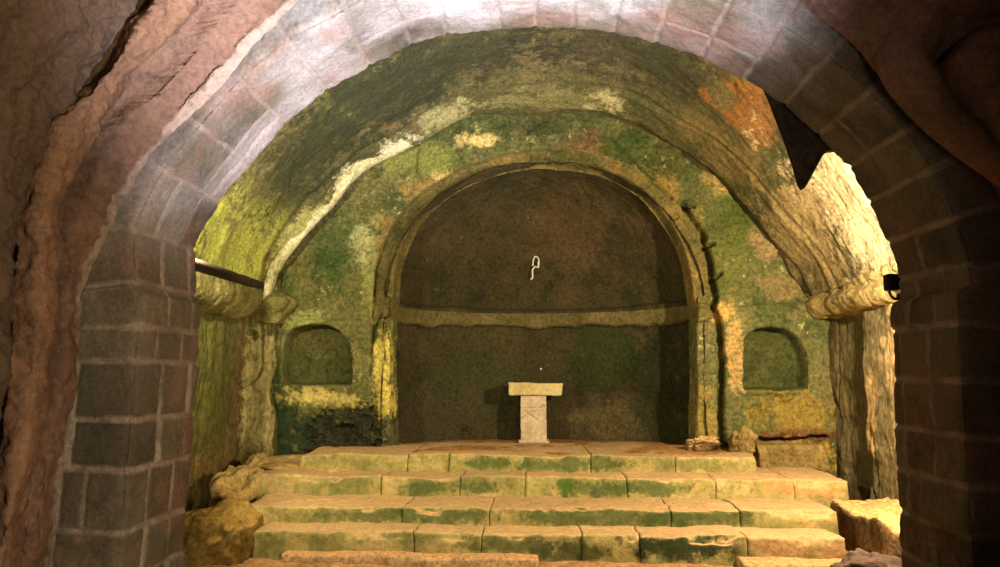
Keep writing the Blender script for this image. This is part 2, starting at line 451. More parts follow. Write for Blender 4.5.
# ================================================================== NAVE ROCK, left and right of the archway
Lc = [
 (4.60, [(44, 640), (50, 567), (64, 450), (78, 350), (83, 290), (113, 222), (150, 155), (205, 103), (262, 38), (310, -10), (400, -80), (545, -110)]),
 (4.50, [(40, 640), (47, 567), (61, 450), (74, 350), (78, 288), (106, 218), (145, 150), (200, 97), (256, 32), (303, -16), (395, -86), (545, -116)]),
 (4.36, [(22, 640), (32, 567), (50, 450), (66, 350), (70, 284), (80, 213), (112, 140), (165, 84), (220, 22), (262, -25), (370, -110), (545, -150)]),
 (4.34, [(8, 640), (18, 567), (38, 450), (55, 350), (57, 284), (62, 203), (86, 142), (135, 86), (185, 30), (225, -20), (340, -130), (545, -180)]),
 (4.14, [(4, 640), (14, 567), (34, 450), (50, 350), (52, 282), (57, 202), (80, 138), (128, 80), (178, 22), (215, -28), (335, -136), (545, -190)]),
 (3.92, [(-15, 640), (0, 567), (20, 450), (36, 350), (38, 280), (44, 200), (72, 125), (116, 64), (155, 10), (190, -40), (320, -160), (545, -220)]),
 (3.95, [(-44, 640), (-26, 567), (4, 450), (14, 350), (18, 280), (31, 188), (62, 130), (102, 80), (132, 35), (169, -10), (300, -190), (545, -260)]),
 (4.02, [(-50, 640), (-32, 567), (-2, 450), (8, 350), (12, 280), (25, 186), (56, 126), (95, 75), (124, 30), (160, -16), (296, -196), (545, -268)]),
 (3.62, [(-90, 640), (-60, 567), (-25, 450), (-15, 350), (-10, 260), (8, 165), (34, 105), (66, 50), (92, 0), (124, -50), (270, -240), (545, -330)]),
 (3.0, [(-250, 700), (-200, 567), (-150, 450), (-120, 330), (-90, 200), (-50, 100), (-5, 30), (25, -40), (60, -110), (90, -170), (250, -380), (545, -500)]),
 (1.8, [(-1000, 1100), (-900, 700), (-820, 450), (-700, 200), (-580, 0), (-450, -180), (-330, -320), (-200, -460), (-60, -600), (60, -740), (280, -900), (545, -1000)])]
Rc = [
 (4.60, [(1012, 640), (1012, 567), (1012, 450), (1012, 350), (1010, 250), (992, 186), (930, 134), (884, 84), (858, 48), (824, 20), (770, -20), (680, -85), (545, -110)]),
 (4.48, [(1018, 640), (1018, 567), (1018, 450), (1018, 350), (1016, 246), (1000, 180), (938, 124), (892, 76), (864, 40), (830, 12), (775, -28), (684, -92), (545, -116)]),
 (4.30, [(1080, 640), (1080, 567), (1080, 450), (1080, 350), (1075, 240), (1050, 160), (975, 90), (918, 45), (885, 5), (850, -25), (800, -60), (700, -120), (545, -150)]),
 (4.05, [(1150, 640), (1150, 567), (1150, 450), (1150, 350), (1145, 200), (1110, 110), (1010, 30), (950, -10), (910, -45), (880, -80), (820, -120), (710, -190), (545, -230)]),
 (3.6, [(1260, 640), (1260, 567), (1260, 450), (1250, 330), (1230, 180), (1180, 50), (1090, -40), (1030, -90), (970, -130), (920, -170), (850, -220), (720, -300), (545, -340)]),
 (3.0, [(1450, 700), (1440, 567), (1430, 450), (1400, 300), (1350, 130), (1260, -40), (1170, -140), (1090, -210), (1010, -270), (950, -320), (860, -390), (730, -460), (545, -500)]),
 (1.8, [(2100, 1100), (2050, 700), (2000, 450), (1900, 200), (1800, 0), (1650, -180), (1500, -350), (1350, -500), (1200, -640), (1050, -760), (900, -860), (740, -960), (545, -1000)])]
def rock_surface(curves, n, seed, flip):
    rows = [at_param([P(a, b, Y) for a, b in pts], n) for Y, pts in curves]
    last = rows[-1].copy(); last[:, 1] = -1.5; rows.append(last)
    rows = np.array(rows)                 # K,n,3
    K = len(rows); out = []; kk = []
    cnt = [max(4, int(np.linalg.norm(rows[i + 1] - rows[i], axis=1)[: n * 3 // 4].mean() / 0.022)) for i in range(K - 1)]
    for i in range(K - 1):
        for t in np.linspace(0, 1, min(cnt[i], 60), endpoint=False):
            tt_ = t * t * (3 - 2 * t) * 0.5 + t * 0.5
            out.append(rows[i] * (1 - tt_) + rows[i + 1] * tt_); kk.append(i + t)
    out.append(rows[-1]); kk.append(K - 1.0)
    V = np.array(out); nu, nv = V.shape[0], V.shape[1]; V = V.reshape(-1, 3)
    kk = np.repeat(np.array(kk), nv)
    N = grid_normals(V, nu, nv)
    if flip: N = -N
    fade = sst(0.0, 0.6, kk)
    d = fbm(V, 1.3, 4, seed) * 0.10 * fade + fbm(V, 5, 5, seed + 2, 0.6) * 0.055 * (0.3 + 0.7 * fade) + fbm(V, 26, 3, seed + 4) * 0.012
    d += sst(6.5, 8, kk) * (fbm(V, 3.5, 4, seed + 8, 0.5) * 0.09 - np.clip(0.05 - np.abs(fbm(V, 1.5, 4, seed + 9)), 0, 1) * 0.5)
    V = V + N * d[:, None]
    return V, grid_faces(nu, nv, flip), {'band': kk}
s = NT('nave_rock')
c = s.ramp(s.noise(1.1, 6, 0.65), [(0.32, srgb(84, 64, 50)), (0.5, srgb(112, 84, 66)), (0.68, srgb(132, 102, 82))])
bd = s.math('ADD', s.attr('band'), s.math('MULTIPLY', s.math('SUBTRACT', s.noise(4, 4), 0.5), 0.5))
c = s.mix(s.mapr(bd, 3.4, 4.2, 0, 1), c, s.mix(s.noise(2.5, 5, 0.6, None, 4), srgb(118, 86, 62), srgb(142, 108, 82)))
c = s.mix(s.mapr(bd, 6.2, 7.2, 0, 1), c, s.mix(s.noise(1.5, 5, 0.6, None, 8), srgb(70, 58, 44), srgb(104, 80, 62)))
c = s.mix(s.mapr(bd, 1.0, 0.5, 0, 0.6), c, srgb(170, 150, 130))
c = s.mix(s.mapr(s.noise(5, 7, 0.75, None, 22), 0.5, 0.62, 0, 0.55), c, srgb(84, 66, 52))
c = s.mix(s.mapr(s.noise(2.0, 6, 0.7, None, 12), 0.56, 0.7, 0, 0.5), c, srgb(76, 60, 46))
c = s.mix(1.0, c, s.ramp(s.noise(24, 5, 0.75), [(0.32, 0.6), (0.6, 1.0)]), 'MULTIPLY')
s.l.new(c, s.b.inputs['Base Color']); s.b.inputs['Roughness'].default_value = 0.95
b = s.bump(s.noise(7, 6, 0.65), 0.6, 0.05); b = s.bump(s.noise(36, 5, 0.7), 0.6, 0.014, b); s.l.new(b, s.b.inputs['Normal'])
M_NAVE = s.m
V, Fq, A = rock_surface(Lc, 520, 40, False)
tag(mesh_obj('wall_left', V, Fq, M_NAVE, None, A), kind='structure', label='reddish brown rough cave rock with stepped ridges left of the archway')
s = NT('dark_nave_rock')
c = s.ramp(s.noise(1.4, 6, 0.65), [(0.3, srgb(74, 58, 48)), (0.5, srgb(112, 84, 68)), (0.7, srgb(132, 98, 76))])
c = s.mix(s.mapr(s.noise(2.6, 6, 0.7, None, 5), 0.54, 0.68, 0, 0.6), c, srgb(70, 60, 48))
c = s.mix(1.0, c, s.ramp(s.noise(26, 5, 0.75), [(0.32, 0.55), (0.6, 1.0)]), 'MULTIPLY')
s.l.new(c, s.b.inputs['Base Color']); s.b.inputs['Roughness'].default_value = 0.85
b = s.bump(s.noise(8, 6, 0.65), 0.6, 0.04); b = s.bump(s.noise(40, 5, 0.7), 0.5, 0.012, b); s.l.new(b, s.b.inputs['Normal'])
M_DARK = s.m
V, Fq, A = rock_surface(Rc, 520, 60, True)
tag(mesh_obj('wall_right', V, Fq, M_DARK, None, A), kind='structure', label='dark brown cave rock right of and above the archway')

def boulder(name, poly, Yb, h, rr, label, **kw):
    V, Fq = pillow(poly, Yb, h, rr, **kw)
    o = mesh_obj(name, V, Fq, M_DARK, None, None, origin=(V[:, 0].mean(), V[:, 1].mean(), V[:, 2].min()))
    return tag(o, label, 'boulder', None)
boulder('boulder', [(910, -30), (893, 20), (880, 56), (888, 83), (906, 106), (930, 130), (965, 158), (1010, 190), (1080, 250), (1090, 210), (1010, 168), (978, 132), (957, 108), (936, 80), (930, 62), (950, 40), (964, 28), (940, 0), (925, -30)], 4.34, 0.20, 0.16, 'long sloping dark rock between the archway ring and the big right-edge boulder', seed=3, back=0.04)
boulder('boulder', [(937, 66), (958, 42), (985, 30), (1030, 22), (1100, 60), (1110, 200), (1040, 195), (1005, 160), (975, 122), (944, 86)], 4.22, 0.34, 0.30, 'big rounded brown boulder at the right edge of the photo under the topmost boulder', seed=12, back=0.04)
boulder('boulder', [(925, -60), (915, -20), (930, 2), (960, 22), (985, 27), (1030, 18), (1100, 0), (1110, -80)], 4.16, 0.34, 0.26, 'topmost boulder in the upper right corner, resting above the big rounded one', seed=21, back=0.04)

# ================================================================== CHANCEL: back wall as carved relief
SP = lambda a, b: xz([(a, b)], YW)[0]
in_px = [(390, 470), (390, 400), (389, 330), (391, 303), (393, 273), (399, 249), (410, 225), (429, 201), (454, 182), (485, 168), (515, 161), (545, 159), (580, 162), (612, 171), (641, 188), (664, 211), (681, 239), (690, 266), (695, 303), (697, 330), (697, 400), (697, 470)]
out_px = [(372, 470), (372, 400), (371, 340), (373, 300), (374, 272), (383, 243), (398, 215), (420, 193), (450, 173), (490, 157), (530, 150), (575, 151), (615, 160), (650, 178), (680, 206), (700, 238), (710, 268), (716, 303), (718, 340), (720, 400), (721, 470)]
inn = resample(xz(in_px, YW), 160); outc = resample(xz(out_px, YW), 160)
innp = inn.copy(); outp = outc.copy()
X0, X1, Z0, Z1 = -4.05, 4.0, z3 - 0.25, 5.75
NX, NZ = 660, 410
gx, gz = np.meshgrid(np.linspace(X0, X1, NX), np.linspace(Z0, Z1, NZ), indexing='ij'); x = gx.ravel(); z = gz.ravel()
p0 = np.stack([x, np.full_like(x, YW), z], 1)
wx = x + fbm(p0, 4, 3, 2) * 0.022; wz = z + fbm(p0, 4, 3, 8) * 0.022
sd_in = sdf_poly(x + fbm(p0, 5, 3, 2) * 0.008, z + fbm(p0, 5, 3, 8) * 0.008, innp)
sd_out = sdf_poly(wx, wz, outp)
h = np.zeros_like(x)                    # + = toward the camera
left = sst(0.3, -0.3, x - 0.4)
zc = SP(540, 300)[1]
# recessed order of the apse arch: sunk on the left, flush on the right
outer = sst(-0.015, 0.02, sd_out)
h -= outer * (0.11 * left * sst(2.0, 2.5, z) + 0.03)
mid = sst(0.12, 0.15, sd_out) * sst(2.3, 2.6, z)
h += mid * 0.055 * left
# below the impost, the left side strip carries a thin slot
h -= bump1(d_line(wx, wz, xz([(381, 313), (374, 330), (371, 350), (370, 375)], YW)), 0, 0.028) * 0.08
# string course
yl = np.interp(x, [SP(270, 0)[0], SP(385, 0)[0], SP(720, 0)[0], SP(820, 0)[0]], [xz([(270, 317)], YW)[0][1], xz([(385, 321)], YW)[0][1], xz([(720, 307)], YW)[0][1], xz([(820, 300)], YW)[0][1]])
below = sst(0.015, -0.02, wz - yl)
h += below * 0.04 * (np.abs(x - 0.02) > 2.0)
# impost blocks at the jambs of the apse arch
for q in ([(366, 303), (389, 303), (389, 318), (372, 326)], [(697, 303), (712, 305), (722, 316), (697, 324)]):
    h += sst(-0.02, 0.03, sdf_poly(wx, wz, xz(q, YW))) * 0.06
# niches
nl = xz([(287, 384), (286, 350), (289, 336), (295, 329), (310, 325), (328, 326), (340, 332), (349, 344), (352, 360), (352, 384)], YW)
nr = xz([(743, 389), (742, 352), (745, 338), (754, 330), (770, 327), (786, 330), (797, 338), (804, 352), (806, 370), (806, 389)], YW)
sdl = sdf_poly(x + fbm(p0, 6, 3, 12) * 0.012, z + fbm(p0, 6, 3, 18) * 0.012, nl)
sdr = sdf_poly(x + fbm(p0, 6, 3, 12) * 0.022, z + fbm(p0, 6, 3, 18) * 0.022, nr)
for sdn, dp in ((sdl, 0.30), (sdr, 0.32)):
    h -= sst(-0.008, 0.024, sdn) * dp
    h += bump1(sdn, -0.05, 0.05) * 0.018          # worn raised rim
# thin dark vertical slit beside the left pilaster
h -= bump1(d_line(wx, wz, xz([(268, 372), (268, 390)], YW)), 0, 0.03) * 0.08
# big open crack along the outside of the apse arch, right
ck = xz([(684, 204), (690, 214), (703, 232), (705, 244), (711, 262), (713, 280), (716, 300), (713, 309), (718, 318), (721, 350), (721, 400), (723, 452)], YW)
dk = d_line(x + fbm(p0, 9, 3, 41) * 0.02, z + fbm(p0, 9, 3, 44) * 0.02, ck)
h -= sst(0.055, 0.025, dk) * 0.24
for q in ([(684, 204), (694, 206)], [(713, 279), (722, 273)], [(706, 246), (714, 243)]):
    h -= sst(0.035, 0.01, d_line(wx, wz, xz(q, YW))) * 0.14
dk2 = d_line(wx, wz, xz([(610, 135), (622, 150), (634, 163), (650, 178), (672, 197)], YW))
h -= sst(0.03, 0.005, dk2) * 0.05
# eroded hollow and broken plaster flake, right of the arch
h += sst(-0.05, 0.12, sdf_poly(wx, wz, xz([(755, 225), (765, 222), (785, 250), (778, 262), (757, 265)], YW))) * 0.05
h += sst(-0.05, 0.14, sdf_poly(wx, wz, xz([(700, 165), (715, 172), (738, 200), (728, 206), (705, 190)], YW))) * 0.06
# eroded mossy zone lower left
er = sdf_poly(wx, wz, xz([(305, 466), (300, 440), (306, 415), (322, 401), (345, 405), (360, 398), (383, 392), (387, 420), (387, 470)], YW))
ero = sst(-0.05, 0.12, er)
h -= ero * (0.05 + 0.16 * np.clip(fbm(p0, 8, 5, 90, 0.7), -0.7, 1))
# lower right: horizontal crack and the rough footing stone
h -= sst(0.035, 0.008, d_line(wx + fbm(p0, 9, 3, 6) * 0.03, wz + fbm(p0, 9, 3, 7) * 0.04, xz([(724, 446), (757, 440), (790, 441), (826, 436)], YW))) * 0.12
h -= sst(0.0, 0.1, sdf_poly(wx, wz, xz([(757, 446), (784, 430), (800, 438), (826, 436), (826, 480), (757, 480)], YW))) * 0.05
# rock texture
h += fbm(p0, 1.1, 3, 50) * 0.06 + fbm(p0, 5, 4, 51) * 0.028 * (1 - 0.4 * outer) + fbm(p0, 20, 4, 52) * 0.010
h += np.clip(fbm(p0, 2.6, 5, 53), 0.12, 0.3) * 0.20 - 0.024     # scabs of remaining plaster
# opening
deep = sst(-0.006, 0.03, sd_in) * 0.26
Vb = np.stack([x, YW - h + deep, z], 1)
Fq = grid_faces(NX, NZ)
sdf_f = sd_in[Fq]
keep = ~(sdf_f > 0.045).all(1)
A = {'rough': ero}
# material
def patch(px, py, rx, rz, col, amt=0.9, Y=YW, ry=0.6):
    return (Pw(px, py, Y), (rx * Y / F, ry, rz * Y / F), col, amt)
pt = [patch(330, 440, 62, 40, srgb(40, 40, 24), 0.85), patch(355, 425, 42, 30, srgb(46, 42, 26), 0.8),
      patch(285, 430, 26, 40, srgb(44, 62, 34), 0.8), patch(335, 250, 28, 45, srgb(58, 78, 36), 0.7),
      patch(372, 265, 12, 45, srgb(150, 150, 84), 0.6), patch(362, 245, 14, 20, srgb(190, 186, 130), 0.45),
      patch(330, 400, 45, 8, srgb(180, 164, 88), 0.8), patch(318, 395, 30, 10, srgb(190, 172, 96), 0.8),
      patch(383, 370, 10, 50, srgb(206, 186, 90), 0.95), patch(300, 322, 26, 10, srgb(150, 156, 90), 0.7),
      patch(385, 245, 14, 30, srgb(140, 108, 60), 0.5), patch(440, 185, 40, 14, srgb(160, 122, 66), 0.5), patch(478, 140, 22, 8, srgb(226, 196, 120), 0.7), patch(446, 178, 20, 6, srgb(222, 190, 110), 0.6),
      patch(420, 160, 40, 20, srgb(128, 134, 60), 0.6), patch(545, 130, 45, 16, srgb(52, 58, 26), 0.7),
      patch(585, 148, 24, 18, srgb(128, 84, 50), 0.5), patch(625, 145, 26, 16, srgb(70, 84, 34), 0.7),
      patch(665, 200, 16, 30, srgb(150, 118, 50), 0.6), patch(700, 260, 10, 50, srgb(150, 124, 56), 0.7),
      patch(740, 215, 34, 30, srgb(70, 80, 26), 0.75), patch(725, 260, 26, 30, srgb(88, 94, 32), 0.5),
      patch(768, 245, 18, 20, srgb(150, 124, 80), 0.75), patch(720, 183, 18, 14, srgb(168, 140, 80), 0.8), patch(785, 285, 30, 14, srgb(136, 112, 68), 0.6),
      patch(735, 355, 9, 36, srgb(186, 150, 88), 0.85), patch(722, 312, 12, 10, srgb(210, 168, 84), 0.8), patch(790, 412, 40, 22, srgb(150, 122, 44), 0.7),
      patch(790, 438, 40, 8, srgb(112, 56, 40), 0.7), patch(792, 458, 36, 16, srgb(172, 138, 54), 0.9), patch(706, 420, 12, 40, srgb(160, 136, 60), 0.6),
      patch(770, 360, 26, 26, srgb(80, 84, 34), 0.7), patch(318, 355, 28, 26, srgb(56, 68, 20), 0.9)]
sm = stone('mossy_plastered_rock', [(0.28, srgb(52, 60, 30)), (0.45, srgb(84, 88, 44)), (0.6, srgb(112, 106, 60)), (0.75, srgb(104, 86, 50))], 1.3,
           layers=[(2.2, 0.52, 0.64, srgb(48, 62, 24), 0.7), (4.2, 0.60, 0.68, srgb(178, 168, 104), 0.6), (3.0, 0.60, 0.70, srgb(120, 84, 42), 0.4), (9, 0.62, 0.70, srgb(212, 204, 150), 0.6)], patches=pt,
           bumps=((10, 0.5, 0.03), (48, 0.55, 0.012)))
M_BACK = sm.m
cx = x[Fq].mean(1); cz_ = z[Fq].mean(1)
so_f = sd_out[Fq].mean(1); sl_f = sdl[Fq].max(1); sr_f = sdr[Fq].max(1)
part = np.zeros(len(Fq), int)
part[(so_f > 0) & (cz_ > SP(540, 318)[1])] = 1
part[(so_f > 0) & (cz_ <= SP(540, 318)[1]) & (cx < 0)] = 2
part[(so_f > 0) & (cz_ <= SP(540, 318)[1]) & (cx > 0)] = 3
part[sl_f > -0.01] = 4; part[sr_f > -0.01] = 5
part[(sdf_poly(cx, cz_, xz([(756, 441), (826, 438), (826, 490), (756, 490)], YW)) > 0)] = 6
v2, f2, a2 = submesh(Vb, Fq, (part == 0) & keep, A)
wb = mesh_obj('wall_back', v2, f2, M_BACK, None, a2); tag(wb, kind='structure', label='green mossy chancel wall around the apse arch')
M_NICHE = stone('niche_moss', [(0.3, srgb(58, 62, 28)), (0.5, srgb(76, 78, 36)), (0.7, srgb(98, 90, 50))], 2.2, off=35).m
M_MOULD = stone('ochre_moulding_stone', [(0.3, srgb(74, 72, 34)), (0.5, srgb(104, 94, 48)), (0.7, srgb(132, 106, 56))], 2.4, layers=[(2.2, 0.54, 0.66, srgb(66, 68, 32), 0.7), (5, 0.62, 0.70, srgb(196, 160, 92), 0.6)], off=37).m
for k, nm, lb in ((1, 'apse_arch_moulding', 'worn ochre and green moulded band around the apse opening'), (2, 'pilaster', 'pale yellow left jamb strip of the apse'), (3, 'pilaster', 'ochre right jamb strip of the apse with a dark crack beside it'),
                  (4, 'niche', 'arched green niche left of the apse'), (5, 'niche', 'arched green niche right of the apse'), (6, 'footing_stone', 'rough yellow footing stone under the right niche')):
    v2, f2, a2 = submesh(Vb, Fq, (part == k) & keep, A)
    o = mesh_obj(nm, v2, f2, {1: M_MOULD, 4: M_NICHE, 5: M_NICHE}.get(k, M_BACK), wb, a2, origin=(v2[:, 0].mean(), YW, v2[:, 2].min())); o['label'] = lb

# ------------------------------------------------------------------ apse
za = SP(540, 303)[1]; AW = 2.14; AB = 1.62; AH = (SP(545, 167)[1] - za) + 0.10; AY = YW + 0.14; AX = (SP(391, 300)[0] + SP(695, 300)[0]) / 2
zb = z4 - 0.1
NT_, NC, ND = 420, 150, 150
th = np.linspace(-0.12, math.pi + 0.12, NT_)
vv = np.concatenate([np.linspace(zb, za, NC), np.linspace(0, math.pi / 2 - 0.01, ND)[1:]])
isd = np.r_[np.zeros(NC), np.ones(ND - 1)]
TT, VI = np.meshgrid(th, np.arange(len(vv)), indexing='ij'); TT = TT.ravel(); VI = VI.ravel()
ph = np.where(isd[VI] > 0, vv[VI], 0); zz = np.where(isd[VI] > 0, za + AH * np.sin(ph), vv[VI])
cp = np.cos(ph)
Va = np.stack([AX - AW * np.cos(TT) * cp, AY + AB * np.sin(TT) * (0.25 + 0.75 * cp) , zz], 1)
# cornice on the back of the apse, lower towards the middle
ztop = P(540, 309.5, AY + AB)[2]; zbo = P(540, 326, AY + AB)[2]
hw = sst(zbo - 0.05, zbo + 0.02, zz + fbm(Va, 2.2, 4, 4) * 0.09) * sst(ztop + 0.02, ztop - 0.02, zz + fbm(Va, 2.2, 4, 9) * 0.05)
N = np.stack([-np.cos(TT) * -1 * AB, -np.sin(TT) * AW, np.zeros_like(TT)], 1); N /= np.linalg.norm(N, axis=1, keepdims=True)
N[:, 2] = -np.sin(ph); N[:, :2] *= cp[:, None] * 1.0; N /= np.linalg.norm(N, axis=1, keepdims=True) + 1e-9
hh = hw * 0.09 + fbm(Va, 1.4, 3, 70) * 0.05 + fbm(Va, 6, 4, 71) * 0.02 + fbm(Va, 22, 3, 72) * 0.006
dk = np.minimum(np.hypot((Va - P(405, 355, AY + 0.35))[:, 0] * 0 + (Va[:, 1] - (AY + 0.42)), Va[:, 2] - P(405, 355, AY + 0.4)[2]) + (Va[:, 0] > 0) * 5, 9)
hh -= sst(0.11, 0.05, dk) * 0.2
Va = Va + N * hh[:, None]
Fa = grid_faces(NT_, len(vv), False)
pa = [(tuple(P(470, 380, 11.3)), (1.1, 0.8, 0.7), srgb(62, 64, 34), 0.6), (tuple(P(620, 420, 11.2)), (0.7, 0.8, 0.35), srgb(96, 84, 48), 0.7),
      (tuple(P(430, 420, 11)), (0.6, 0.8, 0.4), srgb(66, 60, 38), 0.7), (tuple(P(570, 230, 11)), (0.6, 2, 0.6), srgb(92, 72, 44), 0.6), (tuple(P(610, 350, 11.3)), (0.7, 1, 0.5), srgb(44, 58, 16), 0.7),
      (tuple(P(660, 380, 11)), (0.45, 1, 1.0), srgb(34, 40, 14), 0.7)]  # dark patch paints the right jamb's shadow strip onto the apse wall
sa = stone('apse_rock_painted_shade', [(0.3, srgb(42, 42, 20)), (0.5, srgb(66, 58, 31)), (0.7, srgb(82, 68, 42))], 1.5, layers=[(2.6, 0.55, 0.66, srgb(40, 46, 18), 0.7), (6, 0.62, 0.72, srgb(120, 112, 76), 0.5)], patches=pa, off=20)
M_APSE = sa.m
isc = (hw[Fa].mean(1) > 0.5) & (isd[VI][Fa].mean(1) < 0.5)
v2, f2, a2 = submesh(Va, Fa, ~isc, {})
ap = mesh_obj('wall_apse', v2, f2, M_APSE); tag(ap, kind='structure', label='dark curved apse wall and half dome')
sc_ = stone('apse_cornice_stone', [(0.3, srgb(84, 76, 38)), (0.6, srgb(118, 104, 62))], 2, off=30)
v2, f2, a2 = submesh(Va, Fa, isc, {})
o = mesh_obj('cornice', v2, f2, sc_.m, ap, origin=(AX, AY + AB, zbo)); o['label'] = 'worn lighter stone cornice band around the apse'

# ------------------------------------------------------------------ side walls and barrel vault
lipL = [(270, 302), (279, 272), (300, 240), (337, 198), (378, 166), (420, 143), (460, 124), (500, 113), (545, 108), (590, 111), (632, 122), (670, 142), (700, 163), (730, 190), (762, 225), (792, 262), (812, 296)]
vp = xz(lipL, 9.3)
prof = resample(vp, 520)
tg = np.gradient(prof, axis=0); tg /= np.linalg.norm(tg, axis=1, keepdims=True); no = np.stack([-tg[:, 1], tg[:, 0]], 1)
ys = np.concatenate([np.linspace(YB - 0.02, 7.0, 60), np.linspace(7.0, 9.28, 190)[1:], np.linspace(9.28, 9.75, 34)[1:]])
SI, YI = np.meshgrid(np.arange(520), np.arange(len(ys)), indexing='ij'); SI = SI.ravel(); yv = ys[YI.ravel()]
u = SI / 519.0
lf = sst(0.55, 0.35, u)
o_ = np.interp(yv, [5.5, 7.5, 8.3, 8.9, 9.28], [0.42, 0.36, 0.26, 0.12, 0.0])
o_ = o_ * (0.35 + 0.65 * np.sin(np.pi * np.clip(u, 0, 1)) ** 0.6)
lip = sst(9.29, 9.33, yv) * (0.16 * lf + 0.03)
ridge = bump1(yv, 9.16, 0.14) * 0.05 * lf + bump1(yv + 0.2 * u, 8.9, 0.10) * -0.05 + bump1(yv, 8.72 , 0.12) * 0.035
c2 = prof[SI] + no[SI] * (o_ + lip - ridge)[:, None]
Vv = np.stack([c2[:, 0], yv, c2[:, 1]], 1)
sw = np.stack([SI * 0.012, yv * 2.2 + 0.8 * np.sin(u * 5), 0 * yv], 1)
hh = fbm(Vv, 1.0, 3, 80) * 0.10 + fbm(sw, 1.2, 4, 84) * 0.05 + fbm(Vv, 5, 4, 81) * 0.014 + fbm(Vv, 18, 4, 82) * 0.012
hh *= sst(0.0, 0.03, u) * sst(1.0, 0.97, u) * 0.85 + 0.15
Nv = np.stack([-no[SI, 0], 0 * yv, -no[SI, 1]], 1)
Vv = Vv + Nv * hh[:, None]
Fv = grid_faces(520, len(ys), True)
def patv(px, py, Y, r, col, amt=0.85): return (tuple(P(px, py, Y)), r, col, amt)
pv = [patv(215, 250, 8.2, (0.9, 1.2, 1.2), srgb(150, 152, 60), 0.7), patv(300, 150, 8.2, (0.8, 0.8, 0.8), srgb(46, 48, 24), 0.85), patv(380, 90, 8.0, (0.9, 0.9, 0.8), srgb(46, 48, 26), 0.8), patv(450, 70, 7.8, (1.4, 0.9, 0.9), srgb(48, 50, 30), 0.85),  # dark olive patches, through the next entry, paint in the floodlight's falloff
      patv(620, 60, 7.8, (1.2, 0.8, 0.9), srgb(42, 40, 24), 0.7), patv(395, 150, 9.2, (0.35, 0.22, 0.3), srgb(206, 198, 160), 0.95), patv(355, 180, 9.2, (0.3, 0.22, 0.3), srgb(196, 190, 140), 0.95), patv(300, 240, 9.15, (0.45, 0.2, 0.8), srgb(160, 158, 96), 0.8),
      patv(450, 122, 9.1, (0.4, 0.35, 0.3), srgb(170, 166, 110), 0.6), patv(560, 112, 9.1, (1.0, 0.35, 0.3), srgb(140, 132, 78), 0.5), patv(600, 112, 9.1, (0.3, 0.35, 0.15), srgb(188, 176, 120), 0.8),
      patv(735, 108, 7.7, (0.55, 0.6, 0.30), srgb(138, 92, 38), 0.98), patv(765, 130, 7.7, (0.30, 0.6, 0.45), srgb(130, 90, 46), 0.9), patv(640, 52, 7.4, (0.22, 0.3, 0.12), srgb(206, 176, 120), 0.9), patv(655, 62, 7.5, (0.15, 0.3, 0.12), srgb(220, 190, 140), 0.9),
      patv(720, 170, 8.8, (0.8, 0.5, 0.7), srgb(122, 100, 54), 0.6), patv(850, 210, 7.5, (0.9, 0.9, 1.0), srgb(214, 192, 146), 0.85), patv(800, 240, 8.7, (0.7, 0.7, 0.8), srgb(150, 126, 78), 0.8)]  # palest patch paints the right floodlight's blown-out glow into the vault colour
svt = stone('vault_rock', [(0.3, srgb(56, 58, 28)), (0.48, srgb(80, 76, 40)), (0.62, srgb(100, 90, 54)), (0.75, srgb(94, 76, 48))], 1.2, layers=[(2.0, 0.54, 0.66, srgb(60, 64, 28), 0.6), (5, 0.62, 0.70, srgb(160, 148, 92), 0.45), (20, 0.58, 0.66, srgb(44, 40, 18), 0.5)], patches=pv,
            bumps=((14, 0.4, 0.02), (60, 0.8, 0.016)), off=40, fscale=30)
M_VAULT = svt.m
ymn = yv[Fv].mean(1); umn = u[Fv].mean(1); rn = fbm(Vv[Fv[:, 0]], 2.5, 4, 91)
rimm = (ymn > 9.06 + 0.10 * rn + 0.5 * sst(0.28, 0.40, umn + 0.06 * rn)) & (umn < 0.40)
v2, f2, a2 = submesh(Vv, Fv, ~rimm, {})
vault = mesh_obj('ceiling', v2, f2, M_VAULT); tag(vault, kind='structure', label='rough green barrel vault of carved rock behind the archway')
M_RIB = stone('pale_rib_stone', [(0.3, srgb(150, 144, 96)), (0.55, srgb(200, 194, 150)), (0.7, srgb(210, 204, 168))], 2.0, layers=[(4, 0.52, 0.62, srgb(128, 122, 70), 0.8), (3, 0.60, 0.68, srgb(120, 84, 54), 0.6)], off=45).m
v2, f2, a2 = submesh(Vv, Fv, rimm, {})
o = mesh_obj('vault_rib', v2, f2, M_RIB, vault, origin=tuple(v2.mean(0))); o['label'] = 'pale broken rib along the left edge of the vault'

# side walls
def side_wall(name, sgn, xw, seed, pts, mat, label):
    # plan polyline (x,y) from the archway to the chancel wall, extruded in z
    pl = resample(np.array(pts, float), 230, smooth=False)
    zz_ = np.linspace(ZF - 0.15, 3.0, 210)
    I, J = np.meshgrid(np.arange(230), np.arange(210), indexing='ij')
    q = pl[I.ravel()]; V = np.stack([q[:, 0], q[:, 1], zz_[J.ravel()]], 1)
    N = grid_normals(V, 230, 210) * sgn
    ver = fbm(V * np.array([1, 1, 0.25]), 3.2, 4, seed)
    d = fbm(V, 1.2, 3, seed + 1) * 0.08 + ver * 0.035 + fbm(V, 7, 4, seed + 2) * 0.022 + fbm(V, 24, 3, seed + 3) * 0.008
    d -= sst(0.06, 0.10, np.abs(ver)) * 0 + np.clip(0.06 - np.abs(fbm(V * np.array([1, 1, 0.2]), 2.0, 3, seed + 9)), 0, 1) * 0.8
    V = V + N * d[:, None]
    return tag(mesh_obj(name, V, grid_faces(230, 210, sgn < 0), mat, None, None), kind='structure', label=label)
